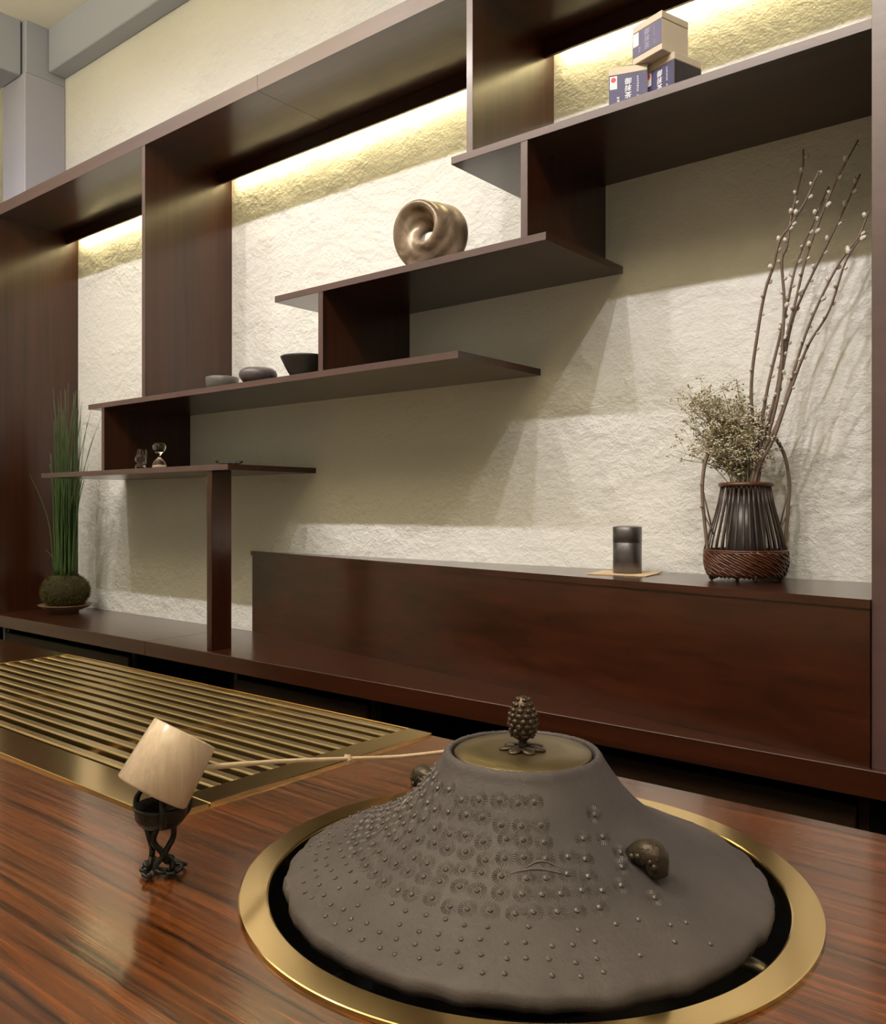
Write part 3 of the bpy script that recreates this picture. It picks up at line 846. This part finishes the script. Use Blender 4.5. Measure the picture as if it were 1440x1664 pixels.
HP = [(-0.083, 0.040), (-0.088, 0.09), (-0.096, 0.17), (-0.097, 0.22), (-0.088, 0.275), (-0.062, 0.325), (-0.020, 0.352), (0.025, 0.350), (0.064, 0.322), (0.088, 0.278), (0.098, 0.22), (0.096, 0.17), (0.089, 0.09), (0.083, 0.040)]
def hpt(s, z): return Vector((FX, FY, ZP + z)) + hd * s
hand = mk('handle', tube(catmull([hpt(*p) for p in HP], 5), 0.0042, 8), hcane, bas, smooth=True)
for sg in (-1, 1):
    for (p0, p1) in (((0.0965, 0.205), (0.078, 0.125)), ((0.078, 0.125), (0.093, 0.07)), ((0.094, 0.150), (0.070, 0.100))):
        mk('tie', tube([hpt(sg * p0[0], p0[1]), hpt(sg * (p0[0] + p1[0]) / 2, (p0[1] + p1[1]) / 2), hpt(sg * p1[0], p1[1])], 0.0020, 6), hcane, hand, smooth=True)
    for z in (0.215, 0.165):
        mk('node', ball(hpt(sg * 0.098, z), 0.0058, None, 1, (1, 1, 0.6)), hcane, hand, smooth=True)

# willow branches, each its own thing, with catkins as parts
twig = simple('willow_bark', (0.16, 0.112, 0.085), 0.6, var=0.3, bscale=80)
catm = simple('silver_catkin', (0.66, 0.60, 0.52), 0.9, bump=0.4, bscale=300)
BR = [
[(-0.686,1.909,1.331), (-0.666,1.895,1.466), (-0.647,1.886,1.549), (-0.629,1.881,1.595), (-0.613,1.875,1.646), (-0.588,1.872,1.677), (-0.557,1.867,1.718), (-0.538,1.862,1.753), (-0.528,1.860,1.771)],
[(-0.631,1.921,1.327), (-0.620,1.916,1.450), (-0.616,1.913,1.530), (-0.620,1.910,1.612), (-0.609,1.909,1.641), (-0.602,1.907,1.688), (-0.589,1.904,1.741), (-0.573,1.901,1.804), (-0.572,1.900,1.839)],
[(-0.663,1.933,1.318), (-0.632,1.935,1.455), (-0.614,1.936,1.535), (-0.596,1.938,1.614), (-0.560,1.939,1.700), (-0.532,1.940,1.762)],
[(-0.639,1.925,1.322), (-0.622,1.922,1.414), (-0.597,1.919,1.510), (-0.572,1.917,1.611), (-0.542,1.915,1.690), (-0.507,1.912,1.766), (-0.466,1.910,1.834)],
[(-0.652,1.939,1.276), (-0.635,1.944,1.355), (-0.613,1.951,1.480), (-0.589,1.955,1.546), (-0.549,1.960,1.629), (-0.509,1.966,1.714), (-0.477,1.970,1.784)],
[(-0.637,1.930,1.261), (-0.614,1.930,1.327), (-0.582,1.930,1.436), (-0.546,1.930,1.523), (-0.506,1.930,1.596), (-0.472,1.930,1.638), (-0.450,1.930,1.692)],
[(-0.640,1.919,1.231), (-0.600,1.910,1.336), (-0.562,1.901,1.423), (-0.519,1.895,1.488), (-0.484,1.885,1.582), (-0.450,1.880,1.630)]]
BL = ['leftmost willow branch, standing apart from the others and bending right at its tip',
      'willow branch with a slight kink and the highest upright left tip',
      'short straight willow branch ending below its neighbours, third tip from the left',
      'tallest willow branch, its tip nearly touching the shelf above',
      'willow branch whose tip is second highest on the right',
      'willow branch leaning farthest right, its tip against the side panel',
      'lowest willow branch, running just below the rightmost one']
cat_me = None
for bi, (pts, lab) in enumerate(zip(BR, BL)):
    ba = 2 * math.pi * bi / 7
    foot = Vector((FX + 0.012 * math.cos(ba) + 0.008, FY + 0.014 * math.sin(ba), ZP + 0.032))
    mouth = Vector((FX + 0.020 + 0.008 * math.cos(ba), FY + 0.012 * math.sin(ba), ZP + 0.225))
    path = catmull([foot, mouth] + pts, 6)
    t = empty('willow_branch', foot, lab, 'branch', 'willow branches in the basket')
    n = len(path)
    mk('stem', tube(path, [0.0042 - 0.0024 * i / (n - 1) for i in range(n)], 7), twig, t, smooth=True)
    acc = 0.0; nxt = 0.025; side = 1
    for p, q in zip(path, path[1:]):
        acc += (q - p).length
        if p.z < 1.30 or acc < nxt: continue
        nxt = acc + rnd.uniform(0.018, 0.032); side = -side
        d = (q - p).normalized()
        sd = (hd * side * rnd.uniform(0.6, 1.0) + Vector((0.6, -0.8, 0)) * rnd.uniform(-0.7, 0.9)).normalized()
        if cat_me is None:
            bm = bmesh.new(); ball((0, 0, 0), 1.0, bm, 2, (0.0048, 0.0048, 0.0070))
            o = mk('catkin', bm, catm, t, world=False, smooth=True); cat_me = o.data
        else:
            o = bpy.data.objects.new('catkin', cat_me); C.objects.link(o); o.parent = t
        o.location = p + sd * 0.0055 - foot
        o.rotation_euler = (d + sd * 0.7).to_track_quat('Z', 'Y').to_euler()
        s_ = rnd.uniform(0.6, 1.1) * (1.0 if p.z > 1.5 else 0.75)
        o.scale = (s_, s_, s_)

# dried filler flowers
fl = empty('dried_flower_bunch', (FX, FY, ZP + 0.03), 'airy bunch of dried cream statice flowers spilling from the basket', 'flowers')
stem_bm = bmesh.new(); flo_bm = bmesh.new(); flo2_bm = bmesh.new()
def thin(a, b, r, bm):
    tube([a, b], r, 3, bm, cap=False)
def floret(p, r, bm):
    z = rnd.uniform(0.7, 1.2) * r
    q = [bm.verts.new(p + Vector(d)) for d in ((r, 0, 0), (0, r, 0), (-r, 0, 0), (0, -r, 0), (0, 0, z), (0, 0, -z))]
    for i in range(4):
        bm.faces.new((q[i], q[(i + 1) % 4], q[4])); bm.faces.new((q[(i + 1) % 4], q[i], q[5]))
for k in range(72):
    u = rnd.uniform(-1, 1); v = rnd.uniform(-0.5, 0.7)
    m0 = Vector((FX + rnd.uniform(-0.028, 0.016), FY + rnd.uniform(-0.025, 0.025), ZP + 0.20))
    lean = -0.040 + u * 0.100
    hgt = rnd.uniform(0.07, 0.245) * (1 - 0.45 * max(0, u) - 0.12 * max(0, -u))
    if rnd.random() < 0.3: lean += -0.012; hgt *= 1.08
    tip = m0 + hd * lean + Vector((0.63, -0.77, 0)) * v * 0.05 + Vector((0, 0, hgt))
    mid = m0.lerp(tip, 0.55) + Vector((0, 0, 0.012)) + hd * -0.15 * lean
    pts = catmull([m0 - Vector((0, 0, 0.10)), m0, mid, tip], 4)
    tube(pts, [0.0013 - 0.0007 * i / len(pts) for i in range(len(pts))], 4, stem_bm)
    for b in range(13):
        t_ = rnd.uniform(0.52, 1.0); i = t_ * (len(pts) - 1); j = min(int(i), len(pts) - 2)
        p = pts[j].lerp(pts[j + 1], i - j)
        d = Vector((rnd.gauss(0, 1), rnd.gauss(0, 0.8), rnd.uniform(0.1, 1.3))).normalized()
        q = p + d * rnd.uniform(0.012, 0.042)
        thin(p, q, 0.00045, stem_bm)
        for c in range(3):
            d2 = (d + Vector((rnd.gauss(0, .8), rnd.gauss(0, .8), rnd.gauss(0, .5)))).normalized()
            e = q + d2 * rnd.uniform(0.003, 0.014)
            thin(q, e, 0.00035, stem_bm)
            for f in range(3):
                floret(e + Vector((rnd.gauss(0, .0028), rnd.gauss(0, .0028), rnd.gauss(0, .0028))), rnd.uniform(0.0013, 0.0028), flo_bm if rnd.random() < 0.62 else flo2_bm)
o = mk('stems', stem_bm, simple('dry_stem', (0.23, 0.20, 0.10), 0.7), fl); o['kind'] = 'stuff'
o = mk('florets', flo_bm, simple('cream_floret', (0.74, 0.67, 0.52), 0.85), fl); o['kind'] = 'stuff'
o = mk('calyxes', flo2_bm, simple('olive_calyx', (0.26, 0.22, 0.11), 0.8), fl); o['kind'] = 'stuff'

# ------------------------------------------------------------------ moss ball plant on its dish
PX, PY = -3.705, 1.885
dish = mk('shallow_dish', lathe([(0, 0.004), (0.045, 0.004), (0.049, 0.0), (0.054, 0.0), (0.056, 0.010), (0.070, 0.014), (0.094, 0.024), (0.111, 0.034), (0.1135, 0.037), (0.110, 0.0375), (0.092, 0.029), (0.065, 0.019), (0, 0.016)], 64, (PX, PY, ZB)),
          simple('brown_lacquer', (0.20, 0.115, 0.06), 0.3, var=0.3, bscale=12), None, smooth=True)
tag(dish, 'shallow brown footed dish under the moss ball', 'dish')
pl = empty('moss_ball_plant', (PX, PY, ZB + 0.02), 'kokedama moss ball with tall upright green rushes', 'plant')
mossm = simple('moss', (0.030, 0.024, 0.004), 0.95, bump=0.8, bscale=70, var=0.45)
def moss_ball():
    bm = bmesh.new()
    bmesh.ops.create_icosphere(bm, subdivisions=5, radius=1.0)
    for v in bm.verts:
        d = v.co.normalized(); n = noise.noise(d * 3.0) * 0.05 + noise.noise(d * 9) * 0.03 + noise.noise(d * 24) * 0.02
        k = 1 + n
        v.co = Vector((PX + d.x * 0.098 * k, PY + d.y * 0.098 * k, ZB + 0.017 + 0.078 + d.z * 0.077 * k * (1.0 if d.z > 0 else 0.97)))
    return bm
mk('moss_ball', moss_ball(), mossm, pl, smooth=True)
def fuzz():
    bm = bmesh.new()
    for k in range(5200):
        d = Vector((rnd.gauss(0, 1), rnd.gauss(0, 1), rnd.gauss(0, 1))).normalized()
        if d.z < -0.8: continue
        c = Vector((PX + d.x * 0.096, PY + d.y * 0.096, ZB + 0.095 + d.z * 0.075))
        e = (d + Vector((rnd.gauss(0, .45), rnd.gauss(0, .45), rnd.gauss(0, .45)))).normalized()
        s = e.cross(Vector((rnd.gauss(0, 1), rnd.gauss(0, 1), rnd.gauss(0, 1)))).normalized() * 0.0011
        a, b, f = bm.verts.new(c - s), bm.verts.new(c + s), bm.verts.new(c + e * rnd.uniform(0.008, 0.019))
        bm.faces.new((a, b, f))
    return bm
fz = mk('moss_fuzz', fuzz(), simple('moss_tip', (0.072, 0.056, 0.006), 0.95, var=0.4, bscale=20), pl); fz['kind'] = 'stuff'
def blades():
    bm = bmesh.new()
    for k in range(78):
        r = 0.046 * math.sqrt(rnd.random()); a = rnd.uniform(0, 2 * math.pi)
        b = Vector((PX + r * math.cos(a), PY + r * math.sin(a), ZB + 0.155))
        h = rnd.choice((rnd.uniform(0.35, 0.55), rnd.uniform(0.45, 0.75), rnd.uniform(0.55, 0.88)))
        ln = Vector((math.cos(a), math.sin(a), 0)) * r * rnd.uniform(0.0, 0.5) + hd * rnd.gauss(0.010, 0.016) + Vector((0, -0.015, 0)) * rnd.random()
        pts = [b, b + Vector((0, 0, h * .35)) + ln * .25, b + Vector((0, 0, h * .7)) + ln * .75, b + Vector((0, 0, h)) + ln * 1.6]
        for p in pts: p.y = min(p.y, 2.035)
        P = catmull(pts, 4)
        tube(P, [0.0034 * (1 - 0.8 * (i / (len(P) - 1)) ** 1.5) for i in range(len(P))], 5, bm)
    for (sx, h, l) in ((-0.03, 0.13, -0.06), (-0.05, 0.46, -0.11), (0.03, 0.52, 0.05), (0.035, 0.64, 0.09), (0.02, 0.80, 0.11), (0.03, 0.72, 0.13)):
        b = Vector((PX, PY, ZB + 0.15)) + hd * sx
        pts = [b, b + Vector((0, 0, h * .5)) + hd * l * .2, b + Vector((0, 0, h * .8)) + hd * l * .6, b + Vector((0, 0, h)) + hd * l]
        for p in pts: p.y = min(p.y, 2.035)
        P = catmull(pts, 4)
        tube(P, [0.0028 * (1 - 0.8 * i / (len(P) - 1)) for i in range(len(P))], 5, bm)
    return bm
bl = mk('rush_blades', blades(), simple('rush_green', (0.045, 0.085, 0.020), 0.5, var=0.5, bscale=14), pl, smooth=True); bl['kind'] = 'stuff'
